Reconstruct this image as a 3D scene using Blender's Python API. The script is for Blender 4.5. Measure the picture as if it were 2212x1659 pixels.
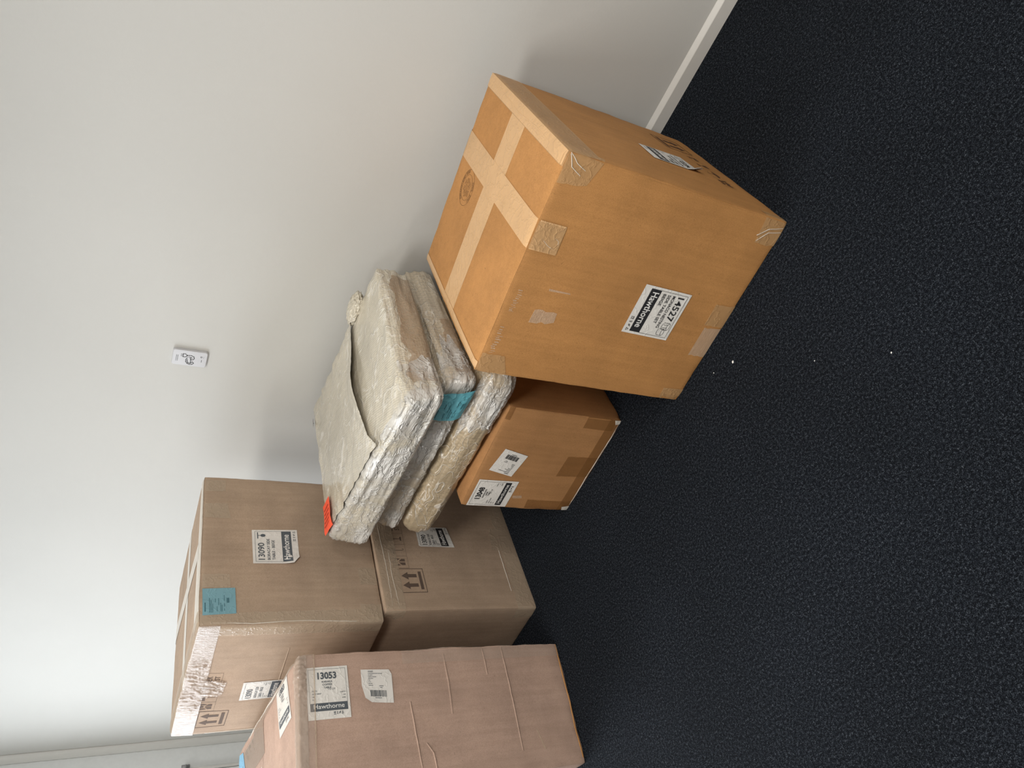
import bpy, bmesh, math, random
from mathutils import Vector, Matrix, noise
PI = math.pi
for o in list(bpy.data.objects): bpy.data.objects.remove(o, do_unlink=True)
SC = bpy.context.scene
COL = SC.collection

# ---------------------------------------------------------------- camera
# hand-held phone, turned on its side: the picture's right is the floor
F_PX = 1530.48
r_ = Vector((0.70329922, 0.69952659, 0.12662052))
u_ = Vector((-0.40427317, 0.2470495, 0.88064167))
f_ = Vector((-0.58475072, 0.67054388, -0.45654955))
cam = bpy.data.cameras.new('camera'); cam_o = bpy.data.objects.new('camera', cam); COL.objects.link(cam_o)
cam.sensor_fit = 'HORIZONTAL'; cam.sensor_width = 36.0; cam.lens = F_PX / 2212 * 36.0
cam.clip_start = 0.05; cam.clip_end = 100
M = Matrix.Identity(4)
for i, c in enumerate((-u_, r_, -f_)):
    for j in range(3): M[j][i] = c[j]
M.translation = Vector((0, 0, 1.5))
cam_o.matrix_world = M
SC.camera = cam_o

# ---------------------------------------------------------------- light
WALL_Y, LEFT_X, RIGHT_X, FRONT_Y, CEIL = 2.194, -5.74, 3.2, -3.6, 2.75
WIN_Y0, WIN_Y1, WIN_Z0, WIN_Z1 = -1.7, 1.1, 0.62, 2.4
world = bpy.data.worlds.new('sky'); SC.world = world; world.use_nodes = True
bg = world.node_tree.nodes['Background']
bg.inputs['Color'].default_value = (0.80, 0.89, 1.0, 1); bg.inputs['Strength'].default_value = 1.2
def area(name, loc, rot, sx, sy, power, col):
    l = bpy.data.lights.new(name, 'AREA'); l.shape = 'RECTANGLE'; l.size = sx; l.size_y = sy
    l.energy = power; l.color = col
    o = bpy.data.objects.new(name, l); COL.objects.link(o); o.location = loc; o.rotation_euler = rot
    return o
# daylight through the big window in the left wall
area('window_daylight', (LEFT_X - 0.12, (WIN_Y0 + WIN_Y1) / 2, (WIN_Z0 + WIN_Z1) / 2), (0, -PI / 2, 0),
     WIN_Z1 - WIN_Z0 - .1, WIN_Y1 - WIN_Y0 - .1, 185, (0.90, 0.95, 1.0))
# added soft fill from under the ceiling, lamps without fittings
for cx, cy, pw in ((-4.0, -0.5, 30), (-1.6, -0.05, 40), (0.3, 0.05, 44), (1.9, 0.6, 54)):
    area('ceiling_fill', (cx, cy, CEIL - 0.03), (0, 0, 0), 1.2, 0.6, pw, (1.0, 0.965, 0.91))
vs = SC.view_settings
SC.display_settings.display_device = 'sRGB'
vs.view_transform = 'Standard'; vs.look = 'None'; vs.exposure = 0.0; vs.gamma = 1.0; vs.use_curve_mapping = False

# ---------------------------------------------------------------- materials
def srgb(r, g, b):
    f = lambda c: (c / 12.92 if c <= 0.04045 else ((c + 0.055) / 1.055) ** 2.4)
    return (f(r / 255), f(g / 255), f(b / 255), 1)
class NT:
    def __init__(s, name):
        s.m = bpy.data.materials.new(name); s.m.use_nodes = True; s.t = s.m.node_tree
        s.b = s.t.nodes['Principled BSDF']; s.out = s.t.nodes['Material Output']
    def n(s, typ, **kw):
        nd = s.t.nodes.new(typ)
        for k, v in kw.items(): setattr(nd, k, v)
        return nd
    def l(s, a, b): s.t.links.new(a, b)
    def coord(s, scale=(1, 1, 1), rot=(0, 0, 0)):
        c = s.n('ShaderNodeTexCoord'); mp = s.n('ShaderNodeMapping')
        mp.inputs['Scale'].default_value = scale; mp.inputs['Rotation'].default_value = rot
        s.l(c.outputs['Object'], mp.inputs['Vector']); return mp.outputs['Vector']
    def noise(s, vec, scale, detail=3, rough=.5):
        t = s.n('ShaderNodeTexNoise'); t.inputs['Scale'].default_value = scale
        t.inputs['Detail'].default_value = detail; t.inputs['Roughness'].default_value = rough
        s.l(vec, t.inputs['Vector']); return t.outputs['Fac']
    def ramp(s, fac, stops):
        r = s.n('ShaderNodeValToRGB'); e = r.color_ramp.elements
        while len(e) < len(stops): e.new(0.5)
        for i, (p, c) in enumerate(stops): e[i].position = p; e[i].color = c
        s.l(fac, r.inputs['Fac']); return r.outputs['Color']
    def mix(s, a, b, fac, mode='MIX'):
        m = s.n('ShaderNodeMix', data_type='RGBA', blend_type=mode)
        if isinstance(fac, float): m.inputs[0].default_value = fac
        else: s.l(fac, m.inputs[0])
        for k, v in ((6, a), (7, b)):
            if isinstance(v, tuple): m.inputs[k].default_value = v
            else: s.l(v, m.inputs[k])
        return m.outputs[2]
    def math(s, op, a, b=0.0):
        m = s.n('ShaderNodeMath', operation=op)
        for k, v in ((0, a), (1, b)):
            if isinstance(v, (int, float)): m.inputs[k].default_value = v
            else: s.l(v, m.inputs[k])
        return m.outputs[0]
    def bump(s, h, dist, strength=1.0, prev=None):
        b = s.n('ShaderNodeBump'); b.inputs['Distance'].default_value = dist; b.inputs['Strength'].default_value = strength
        s.l(h, b.inputs['Height'])
        if prev is not None: s.l(prev, b.inputs['Normal'])
        return b.outputs['Normal']
    def set(s, col=None, rough=None, normal=None, spec=None):
        if col is not None:
            if isinstance(col, tuple): s.b.inputs['Base Color'].default_value = col
            else: s.l(col, s.b.inputs['Base Color'])
        if rough is not None:
            if isinstance(rough, float): s.b.inputs['Roughness'].default_value = rough
            else: s.l(rough, s.b.inputs['Roughness'])
        if normal is not None: s.l(normal, s.b.inputs['Normal'])
        if spec is not None: s.b.inputs['Specular IOR Level'].default_value = spec
        return s.m
    def alpha(s, a):
        if isinstance(a, float): s.b.inputs['Alpha'].default_value = a
        else: s.l(a, s.b.inputs['Alpha'])

def mul(c, k): return (c[0] * k, c[1] * k, c[2] * k, 1)
def mat_cardboard(name, c, flute=(700, 700, 1), sd=0.0):
    t = NT(name); v = t.coord(); 
    big = t.noise(v, 4.5 + sd, 4, .6)
    col = t.ramp(big, [(0.3, mul(c, .86)), (0.52, c), (0.72, mul(c, 1.12))])
    fine = t.noise(t.coord((1, 1, 1)), 380, 2, .6)
    col = t.mix(col, t.ramp(fine, [(0.35, (.80, .78, .76, 1)), (0.6, (1.08, 1.08, 1.08, 1))]), .55, 'MULTIPLY')
    spk = t.noise(v, 130, 1, .4)
    col = t.mix(col, mul(c, .70), t.math('GREATER_THAN', spk, .77))
    # faint fibre streaks
    st = t.noise(t.coord((26, 26, 1.6)), 2.2, 3, .6)
    col = t.mix(col, t.ramp(st, [(0.38, (.90, .89, .87, 1)), (0.62, (1.05, 1.05, 1.05, 1))]), .5, 'MULTIPLY')
    nrm = t.bump(t.noise(v, 9, 3, .5), .004, .5)
    nrm = t.bump(st, .0006, .5, nrm)
    nrm = t.bump(fine, .0003, .3, nrm)
    return t.set(col, 0.72, nrm, .3)
def mat_tape(name, c, a=.8, rough=.32, stretch=(1, 1, 1), wr=.0016):
    t = NT(name); v = t.coord(stretch)
    n1 = t.noise(v, 8, 4, .6)
    col = t.ramp(n1, [(0.3, mul(c, .92)), (0.7, mul(c, 1.06))])
    rg = t.noise(v, 22, 3, .6)
    r1 = t.math('ABSOLUTE', t.math('SUBTRACT', rg, .5))
    ridge = t.math('POWER', t.math('SUBTRACT', 1.0, t.math('MULTIPLY', r1, 3.0)), 9.0)
    nrm = t.bump(t.math('MAXIMUM', ridge, 0.0), wr, .55)
    nrm = t.bump(t.noise(t.coord(), 60, 2, .5), .0006, .5, nrm)
    t.set(col, rough, nrm, .5); t.alpha(a)
    return t.m
def mat_crinkle_tape(name):
    # clear tape, badly crinkled, glossy
    t = NT(name); v = t.coord((1, 6, 1))
    n = t.noise(v, 26, 4, .65)
    nrm = t.bump(n, .004, .8)
    t.set(srgb(190, 172, 156), .18, nrm, .9); t.alpha(.6)
    return t.m
def mat_plain(name, c, rough=.6, var=.05, bump=0.0, scale=40, spec=.4):
    t = NT(name); v = t.coord(); n = t.noise(v, scale, 3)
    col = t.ramp(n, [(0.3, mul(c, 1 - var)), (0.7, mul(c, 1 + var))])
    nr = t.bump(n, bump, .6) if bump else None
    return t.set(col, rough, nr, spec)
def mat_paper(name, c, wr=.0012):
    t = NT(name); v = t.coord()
    rg = t.noise(v, 26, 2, .5)
    r1 = t.math('ABSOLUTE', t.math('SUBTRACT', rg, .5))
    ridge = t.math('MAXIMUM', t.math('POWER', t.math('SUBTRACT', 1.0, t.math('MULTIPLY', r1, 5.0)), 7.0), 0.0)
    col = t.ramp(t.noise(v, 14, 3), [(0.3, mul(c, .94)), (0.7, mul(c, 1.03))])
    return t.set(col, .45, t.bump(ridge, wr, .45), .4)
def mat_wrap(name, c, quilt=85.0, rough=.28, fold=(1, 1, 1)):
    """bubble film over pale foam: little quilted cells, long creases and a plastic sheen"""
    t = NT(name); v = t.coord()
    vo = t.n('ShaderNodeTexVoronoi', feature='F1'); vo.inputs['Scale'].default_value = quilt
    vo.inputs['Randomness'].default_value = .1
    vv = t.coord((1, 1, 1), (0, 0, .5)); t.l(vv, vo.inputs['Vector'])
    cell = t.math('SUBTRACT', 1.0, t.math('MULTIPLY', vo.outputs['Distance'], 1.6))
    def creases(scale, stretch, warp, width):
        wn = t.n('ShaderNodeTexNoise'); wn.inputs['Scale'].default_value = 7; t.l(v, wn.inputs['Vector'])
        vd = t.n('ShaderNodeVectorMath', operation='MULTIPLY_ADD'); t.l(wn.outputs['Color'], vd.inputs[0])
        vd.inputs[1].default_value = (warp, warp, warp); t.l(t.coord(stretch), vd.inputs[2])
        nn = t.noise(vd.outputs[0], scale, 1.0, .5)
        d = t.math('ABSOLUTE', t.math('SUBTRACT', nn, .5))
        return t.math('MAXIMUM', t.math('SUBTRACT', 1.0, t.math('MULTIPLY', d, width)), 0.0)
    c1 = creases(7, (.8, 1, 2.4), .25, 60.0); c2 = creases(21, (.5, .9, 1.8), .2, 26.0)
    mask = t.ramp(t.noise(v, 6, 2), [(0.42, (0, 0, 0, 1)), (0.62, (1, 1, 1, 1))])
    big = t.noise(v, 3.2, 3, .6)
    col = t.ramp(big, [(0.34, mul(c, .82)), (0.5, c), (0.68, mul(c, 1.10))])
    col = t.mix(col, mul(c, .80), t.math('MULTIPLY', t.math('GREATER_THAN', vo.outputs['Distance'], .50), .75))
    w = srgb(238, 234, 226)
    col = t.mix(col, w, t.math('MULTIPLY', c1, .55))
    col = t.mix(col, w, t.math('MULTIPLY', t.math('MULTIPLY', c2, mask), .6))
    nrm = t.bump(cell, .0016, .5)
    nrm = t.bump(c1, .0030, .6, nrm)
    nrm = t.bump(t.math('MULTIPLY', c2, mask), .0022, .6, nrm)
    nrm = t.bump(t.noise(t.coord(fold), 17, 3, .55), .010, .6, nrm)
    t.set(col, rough, nrm, .7)
    t.b.inputs['Coat Weight'].default_value = .5; t.b.inputs['Coat Roughness'].default_value = .12
    return t.m
def mat_film(name):
    t = NT(name); v = t.coord()
    f1 = t.noise(t.coord((.3, .6, 1.8)), 40, 3, .6)
    wn = t.n('ShaderNodeTexNoise'); wn.inputs['Scale'].default_value = 9; t.l(v, wn.inputs['Vector'])
    vd = t.n('ShaderNodeVectorMath', operation='MULTIPLY_ADD'); t.l(wn.outputs['Color'], vd.inputs[0])
    vd.inputs[1].default_value = (.16, .16, .16); t.l(t.coord((.6, 1, 1.4)), vd.inputs[2])
    nn = t.noise(vd.outputs[0], 22, 2.0, .5)
    crease = t.math('MAXIMUM', t.math('SUBTRACT', 1.0, t.math('MULTIPLY', t.math('ABSOLUTE', t.math('SUBTRACT', nn, .5)), 22.0)), 0.0)
    nrm = t.bump(f1, .010, .9)
    nrm = t.bump(crease, .004, .8, nrm)
    t.set(srgb(236, 234, 230), .12, nrm, .9)
    t.b.inputs['Coat Weight'].default_value = .8; t.b.inputs['Coat Roughness'].default_value = .06
    m = t.ramp(t.noise(v, 8, 2), [(0.38, (.05, .05, .05, 1)), (0.64, (.75, .75, .75, 1))])
    a = t.math('ADD', t.math('MULTIPLY', crease, .40), m)
    t.alpha(t.math('MINIMUM', a, .92))
    return t.m

MT = {}
MT['card_orange'] = mat_cardboard('cardboard_golden', srgb(182, 131, 78))
MT['card_orange2'] = mat_cardboard('cardboard_golden_dull', srgb(172, 126, 82), sd=.7)
MT['card_grey'] = mat_cardboard('cardboard_brown_flare_grey', srgb(176, 153, 132), sd=1.3)  # brown card with the grey veil of lens flare mixed into its colour
MT['card_pink'] = mat_cardboard('cardboard_brown_flare_pink', srgb(184, 156, 140), sd=2.1)  # lens flare put into the base colour, so greyer and pinker
MT['tape'] = mat_tape('buff_tape', srgb(222, 180, 132), .85)
MT['tape_side'] = mat_tape('clear_buff_tape', srgb(208, 168, 120), .55)
MT['tape_old'] = mat_tape('thin_amber_tape', srgb(150, 104, 58), .45)
MT['tape_grey'] = mat_tape('clear_grey_tape', srgb(206, 186, 162), .5, .3)
MT['tape_clear'] = mat_tape('clear_glossy_tape', srgb(216, 200, 186), .22, .22)
MT['tape_white'] = mat_tape('whitened_tape', srgb(226, 218, 206), .9, .3)
MT['tape_crinkle'] = mat_crinkle_tape('crinkled_clear_tape')
MT['scuff'] = mat_tape('pale_scuff', srgb(228, 204, 176), .42, .7, (1, 1, 12))
MT['ink'] = mat_plain('brown_ink', srgb(92, 62, 38), .8); 
MT['ink_grey'] = mat_plain('grey_ink', srgb(98, 82, 72), .8)
MT['ink_faint'] = mat_plain('faint_brown_ink', srgb(128, 92, 54), .8)
MT['paper'] = mat_paper('white_label_paper', srgb(228, 224, 218))
MT['black'] = mat_plain('black_print', srgb(44, 44, 46), .5)
MT['slate'] = mat_plain('slate_print', srgb(86, 92, 98), .5)
MT['white_print'] = mat_plain('white_print', srgb(236, 234, 230), .5)
MT['blue'] = mat_paper('turquoise_paper', srgb(104, 178, 192), .004)
MT['blue_dull'] = mat_paper('dull_turquoise_paper', srgb(124, 168, 180), .001)
MT['blue_sky'] = mat_paper('sky_blue_plastic', srgb(128, 182, 214), .006)
MT['orange'] = mat_plain('orange_sticker', srgb(250, 92, 60), .45, .04, .002, 50)
MT['red_ink'] = mat_plain('red_print', srgb(150, 40, 30), .6)
MT['blue_ink'] = mat_plain('dark_teal_print', srgb(50, 100, 112), .6)
MT['wrap'] = mat_wrap('bubble_wrap_over_foam', srgb(196, 182, 160))
MT['wrap_fine'] = mat_wrap('fine_foam_wrap', srgb(206, 197, 178), 125.0)
MT['wrap_tan'] = mat_wrap('bubble_wrap_over_card', srgb(184, 166, 138), 78.0)
MT['board'] = mat_tape('brown_board_behind_film', srgb(184, 158, 130), .52, .25, (1, 1, 1), .0022)
MT['film'] = mat_film('shrink_film')
MT['tear'] = mat_plain('grey_tear', srgb(70, 66, 66), .7)
MT['plastic'] = mat_plain('white_plastic', srgb(196, 196, 199), .35, .01)
MT['plate_ink'] = mat_plain('grey_plate_print', srgb(96, 96, 98), .5)
MT['metal'] = mat_plain('brushed_metal', srgb(150, 150, 150), .3)
def mat_wall():
    t = NT('painted_plaster'); v = t.coord()
    n = t.noise(v, 160, 3, .6)
    col = t.ramp(t.noise(v, 1.3, 2), [(0.3, srgb(198, 197, 193)), (0.7, srgb(202, 201, 197))])
    return t.set(col, .75, t.bump(n, .0006, .35), .3)
MT['wall'] = mat_wall()
MT['trim'] = mat_plain('gloss_white_paint', srgb(212, 210, 205), .35, .01)
MT['grey_wall'] = mat_plain('pale_grey_paint', srgb(232, 234, 233), .7, .02)
MT['ceil'] = mat_plain('ceiling_paint', srgb(232, 230, 224), .8, .01)
def mat_carpet(pile=False):  # fine mottled loop
    t = NT('carpet_pile' if pile else 'charcoal_carpet'); v = t.coord()
    n = t.noise(v, 400, 4, .85); n2 = t.noise(v, 150, 2, .6); big = t.noise(v, 2.6, 3, .5)
    f = t.math('ADD', t.math('MULTIPLY', n, .74), t.math('MULTIPLY', n2, .26))
    c = t.ramp(f, [(0.43, srgb(3, 6, 12)), (0.505, srgb(18, 23, 32)), (0.575, srgb(68, 75, 84)), (0.68, srgb(156, 163, 170))])
    c = t.mix(c, t.ramp(big, [(0.3, (.84, .84, .84, 1)), (0.7, (1.1, 1.1, 1.12, 1))]), 1.0, 'MULTIPLY')
    return t.set(c, .95, t.bump(f, .010, 1.0), .12)
MT['carpet'] = mat_carpet()
def mat_glass():
    t = NT('window_glass')
    tr = t.n('ShaderNodeBsdfTransparent'); gl = t.n('ShaderNodeBsdfGlossy'); gl.inputs['Roughness'].default_value = .02
    mx = t.n('ShaderNodeMixShader'); mx.inputs[0].default_value = .06
    t.l(tr.outputs[0], mx.inputs[1]); t.l(gl.outputs[0], mx.inputs[2]); t.l(mx.outputs[0], t.out.inputs['Surface'])
    return t.m
MT['glass'] = mat_glass()

# ---------------------------------------------------------------- helpers
def link(name, me, mat, parent=None, kind=None, label=None, smooth=True):
    o = bpy.data.objects.new(name, me); COL.objects.link(o)
    if mat is not None: me.materials.append(MT[mat] if isinstance(mat, str) else mat)
    if parent is not None: o.parent = parent
    if kind: o['kind'] = kind
    if label: o['label'] = label
    if smooth:
        for p in me.polygons: p.use_smooth = True
    return o
def mesh(name, verts, faces):
    me = bpy.data.meshes.new(name); me.from_pydata([tuple(v) for v in verts], [], faces); me.update(); return me
def thing(name, label, cat, loc, rz=0, group=None):
    o = bpy.data.objects.new(name, None); COL.objects.link(o)
    o.location = loc; o.rotation_euler = (0, 0, rz); o['label'] = label; o['category'] = cat
    o.empty_display_size = .05
    if group: o['group'] = group
    return o
def cuboid(name, a, b, mat, parent=None, kind=None, bev=0.0, label=None):
    bm = bmesh.new(); bmesh.ops.create_cube(bm, size=1)
    for v in bm.verts: v.co = Vector([a[i] + (v.co[i] + .5) * (b[i] - a[i]) for i in range(3)])
    if bev: bmesh.ops.bevel(bm, geom=bm.edges[:], offset=bev, segments=3, affect='EDGES', profile=.5)
    me = bpy.data.meshes.new(name); bm.to_mesh(me); bm.free()
    return link(name, me, mat, parent, kind, label, smooth=False)
_tc = {}
def text2d(s, bold=0.0):
    """2-D triangles of a line of text, cap height 1, starting at x = 0"""
    k = (s, bold)
    if k in _tc: return _tc[k]
    cu = bpy.data.curves.new('t', 'FONT'); cu.body = s; cu.size = 1.0; cu.resolution_u = 3; cu.offset = bold
    o = bpy.data.objects.new('t', cu); COL.objects.link(o)
    bpy.context.view_layer.update()
    dg = bpy.context.evaluated_depsgraph_get()
    me = bpy.data.meshes.new_from_object(o.evaluated_get(dg))
    me.calc_loop_triangles()
    V = [(v.co.x, v.co.y) for v in me.vertices]; T = [tuple(t.vertices) for t in me.loop_triangles]
    bpy.data.objects.remove(o); bpy.data.meshes.remove(me)
    if V:
        x0 = min(v[0] for v in V); V = [((x - x0) / .70, y / .70) for x, y in V]
    w = max((v[0] for v in V), default=0)
    _tc[k] = (V, T, w); return _tc[k]

# ---------------------------------------------------------------- shapes drawn flat (unit: label frame, s right, t down)
class Draw:
    def __init__(s): s.V = []; s.F = []
    def poly(s, pts):
        b = len(s.V); s.V += list(pts); s.F.append(tuple(range(b, b + len(pts))))
    def rect(s, x0, y0, x1, y1): s.poly([(x0, y0), (x1, y0), (x1, y1), (x0, y1)])
    def line(s, pts, w, asp=1.0, closed=False):
        n = len(pts)
        for i in range(n if closed else n - 1):
            (x0, y0), (x1, y1) = pts[i], pts[(i + 1) % n]
            dx, dy = (x1 - x0), (y1 - y0) / asp; L = math.hypot(dx, dy) or 1
            ex, ey = dx / L * w / 2, dy / L * w / 2
            nx, ny = -ey, ex
            s.poly([(x0 - ex + nx, y0 + (-ey + ny) * asp), (x1 + ex + nx, y1 + (ey + ny) * asp),
                    (x1 + ex - nx, y1 + (ey - ny) * asp), (x0 - ex - nx, y0 + (-ey - ny) * asp)])
    def ring(s, cx, cy, rx, ry, w, n=40, a0=0, a1=2 * PI):
        for i in range(n):
            a, b = a0 + (a1 - a0) * i / n, a0 + (a1 - a0) * (i + 1) / n
            s.poly([(cx + (rx - w) * math.cos(a), cy + (ry - w) * math.sin(a)), (cx + rx * math.cos(a), cy + ry * math.sin(a)),
                    (cx + rx * math.cos(b), cy + ry * math.sin(b)), (cx + (rx - w) * math.cos(b), cy + (ry - w) * math.sin(b))])
    def disc(s, cx, cy, rx, ry, n=20): s.poly([(cx + rx * math.cos(2 * PI * i / n), cy + ry * math.sin(2 * PI * i / n)) for i in range(n)])
    def text(s, x, y, h, txt, asp=1.0, bold=0.0, w=None, align='L'):
        """baseline-left at (x, y); h cap height in t units; w forces the width in s units"""
        V, T, W = text2d(txt, bold)
        sx = (w / W) if w else h / asp
        ox = x - (sx * W if align == 'R' else sx * W / 2 if align == 'C' else 0)
        b = len(s.V); s.V += [(ox + px * sx, y - py * h) for px, py in V]; s.F += [tuple(b + i for i in t) for t in T]
    def fine(s, W, H, mx=.011):
        """the same shapes cut so finely that they can follow a bulging face"""
        o = Draw()
        def cut(t, n=0):
            L = [math.hypot((t[i][0] - t[(i + 1) % 3][0]) * W, (t[i][1] - t[(i + 1) % 3][1]) * H) for i in range(3)]
            k = L.index(max(L))
            if L[k] < mx or n > 12: o.poly(t); return
            a, b, c = t[k], t[(k + 1) % 3], t[(k + 2) % 3]; m = ((a[0] + b[0]) / 2, (a[1] + b[1]) / 2)
            cut((a, m, c), n + 1); cut((m, b, c), n + 1)
        for f in s.F:
            p = [s.V[i] for i in f]
            for i in range(1, len(p) - 1): cut((p[0], p[i], p[i + 1]))
        return o
    def circ_text(s, cx, cy, r, h, txt, a0, a1):
        n = len(txt)
        for i, ch in enumerate(txt):
            if ch == ' ': continue
            a = a0 + (a1 - a0) * (i + .5) / n; V, T, W = text2d(ch); b = len(s.V)
            ux, uy = math.cos(a), math.sin(a)   # outward
            tx, ty = -uy, ux
            s.V += [(cx + ux * (r + py * h) + tx * (px - W / 2) * h, cy + uy * (r + py * h) + ty * (px - W / 2) * h) for px, py in V]
            s.F += [tuple(b + k for k in t) for t in T]

def lerp2(a, b, t): return (a[0] + (b[0] - a[0]) * t, a[1] + (b[1] - a[1]) * t)

# ---------------------------------------------------------------- cardboard boxes
def smooth(x): x = max(0.0, min(1.0, x)); return x * x * (3 - 2 * x)
class Carton:
    FL = .0035
    def __init__(s, name, label, cat, loc, rz, w, d, h, mat, seed=0, bulge=.006, dent=.0025, seam='x', seam_at=.5, r=.004, group=None):
        s.w, s.d, s.h, s.r, s.seed, s.bulge, s.dent = w, d, h, r, seed * 13.7, bulge, dent
        s.root = thing(name, label, cat, loc, rz, group)
        s.dim = (w, d, h)
        s.body(mat); s.flaps(mat, seam, seam_at)
    def raw(s, f, u, v):
        if f == 'F': return (u, 0, v)
        if f == 'R': return (s.w, u, v)
        if f == 'L': return (0, s.d - u, v)
        if f == 'B': return (s.w - u, s.d, v)
        if f == 'T': return (u, v, s.h)
        return (u, s.d - v, 0)
    def surf(s, p, off=0.0, top=1.0):
        r = s.r; q = [min(max(p[i], r), s.dim[i] - r) for i in range(3)]
        n = Vector([p[i] - q[i] for i in range(3)]); n.normalize()
        e = sorted(min(p[i], s.dim[i] - p[i]) for i in range(3))   # e[0] = 0 on the surface, e[1] = distance to the nearest edge
        ed = e[1]; m = 1.0
        for i in range(3):
            if abs(n[i]) < .5: m *= math.sin(PI * min(max(p[i] / s.dim[i], 0), 1)) ** .7
        P = Vector(p)
        dsp = s.bulge * m * (.55 + .5 * noise.noise(P * 2.3 + Vector((s.seed, 3, 1))))
        k = math.exp(-ed / .018)
        dsp -= s.dent * k * (.45 + .9 * noise.noise(P * 13 + Vector((1, s.seed, 7)))) + s.dent * .35 * k * noise.noise(P * 47 + Vector((4, s.seed, 2)))
        c = math.exp(-e[2] / .02) * math.exp(-ed / .03)
        dsp -= s.dent * .8 * c
        if p[2] > s.h - r: dsp += s.FL * top * smooth((ed - .001) / .012)
        if p[2] < r: dsp = min(dsp, 0.0)
        out = Vector(q) + n * (r + dsp + off)
        if out.z < 0.0005: out.z = 0.0005
        return out
    def body(s, mat):
        st = .012; V = {}; F = []
        def gi(f, U, W):
            nu, nv = max(2, round(U / st)), max(2, round(W / st))
            us = [0, s.r * .5, s.r] + [s.r + (U - 2 * s.r) * i / nu for i in range(1, nu)] + [U - s.r, U - s.r * .5, U]
            vs_ = [0, s.r * .5, s.r] + [s.r + (W - 2 * s.r) * i / nv for i in range(1, nv)] + [W - s.r, W - s.r * .5, W]
            idx = []
            for v in vs_:
                row = []
                for u in us:
                    p = s.raw(f, u, v); key = tuple(round(c, 5) for c in p)
                    if key not in V: V[key] = (len(V), s.surf(p, 0, 0))
                    row.append(V[key][0])
                idx.append(row)
            for j in range(len(vs_) - 1):
                for i in range(len(us) - 1):
                    F.append((idx[j][i], idx[j][i + 1], idx[j + 1][i + 1], idx[j + 1][i]))
        gi('F', s.w, s.h); gi('B', s.w, s.h); gi('R', s.d, s.h); gi('L', s.d, s.h); gi('T', s.w, s.d); gi('U', s.w, s.d)
        vs_ = [v for _, v in sorted(V.values(), key=lambda t: t[0])]
        me = mesh('body', vs_, F); s.body_o = link('body', me, mat, s.root)
    def sheet(s, name, f, quad, off, mat, parent=None, step=.012, top=1.0, kind=None, label=None, curl=None, rag=0.0, seed=0):
        """a thin skin on face f; quad = TL, TR, BR, BL in face metres (may run past an edge: it then folds over)"""
        TL, TR, BR, BL = quad
        nu = max(1, round(math.dist(TL, TR) / step)); nv = max(1, round(math.dist(TL, BL) / step))
        V = []; F = []; rnd = random.Random(seed)
        ra = [rnd.uniform(-1, 1) * rag for _ in range(nv + 1)]; rb = [rnd.uniform(-1, 1) * rag for _ in range(nv + 1)]
        for j in range(nv + 1):
            for i in range(nu + 1):
                a = i / nu
                if rag and i == 0: a += ra[j]
                if rag and i == nu: a += rb[j]
                p2 = lerp2(lerp2(TL, TR, a), lerp2(BL, BR, a), j / nv)
                o = off + (curl(i / nu, j / nv) if curl else 0)
                V.append(s.surf(s.fold(f, *p2), o, top))
        for j in range(nv):
            for i in range(nu):
                a = j * (nu + 1) + i; F.append((a + nu + 1, a + nu + 2, a + 1, a))
        return link(name, mesh(name, V, F), mat, parent or s.root, kind, label)
    def fold(s, f, u, v):
        """wrap face coordinates over the face's edges onto the neighbouring faces"""
        if f == 'F':
            if v > s.h: return (min(max(u, 0), s.w), v - s.h, s.h)
            if u > s.w: return (s.w, u - s.w, max(v, 0))
            if u < 0: return (0, -u, max(v, 0))
            return (u, 0, max(v, 0))
        if f == 'R':
            if v > s.h: return (s.w - (v - s.h), min(max(u, 0), s.d), s.h)
            if u < 0: return (s.w + u, 0, max(v, 0))
            return (s.w, min(u, s.d), max(v, 0))
        if f == 'L':
            if v > s.h: return (v - s.h, s.d - u, s.h)
            if u > s.d: return (u - s.d, 0, v)
            return (0, s.d - max(u, 0), max(v, 0))
        if f == 'T':
            u2 = min(max(u, 0), s.w)
            if v < 0: return (u2, 0, s.h + v)
            if u > s.w: return (s.w, v, s.h - (u - s.w))
            if u < 0: return (0, v, s.h + u)
            if v > s.d: return (u2, s.d, s.h - (v - s.d))
            return (u, v, s.h)
    def flaps(s, mat, seam, at):
        g = .0012; e = .0008
        if seam == 'x':    # seam runs along the front edge's direction
            y = s.d * at
            qs = [((e, y - g), (s.w - e, y - g), (s.w - e, e), (e, e)), ((e, s.d - e), (s.w - e, s.d - e), (s.w - e, y + g), (e, y + g))]
        else:
            x = s.w * at
            qs = [((e, s.d - e), (x - g, s.d - e), (x - g, e), (e, e)), ((x + g, s.d - e), (s.w - e, s.d - e), (s.w - e, e), (x + g, e))]
        for q in qs: s.sheet('top_flap', 'T', q, .0004, mat, step=.015)
    def tape(s, f, quad, mat='tape', off=.0009, label=None, rag=0.0, seed=0, name='tape', step=.012):
        if mat == 'tape_crinkle':      # sharp ridges across the strip
            Lq = math.dist(quad[0], quad[1])
            def cr(a, b): 
                x = a * Lq
                k = max(0.0, min(1.0, noise.noise(Vector((x * 6, s.seed + seed, 9))) * 2.2 + .55))
                return .0004 + k * (.0060 * abs(noise.noise(Vector((x * 75, b * 1.6, s.seed + seed)))) + .0030 * abs(noise.noise(Vector((x * 150 + b * 9, b * 7, s.seed)))))
            return s.sheet(name, f, quad, off, mat, label=label, rag=rag, seed=seed, step=.0035, curl=cr)
        return s.sheet(name, f, quad, off, mat, label=label, rag=rag, seed=seed, step=step)
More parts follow.
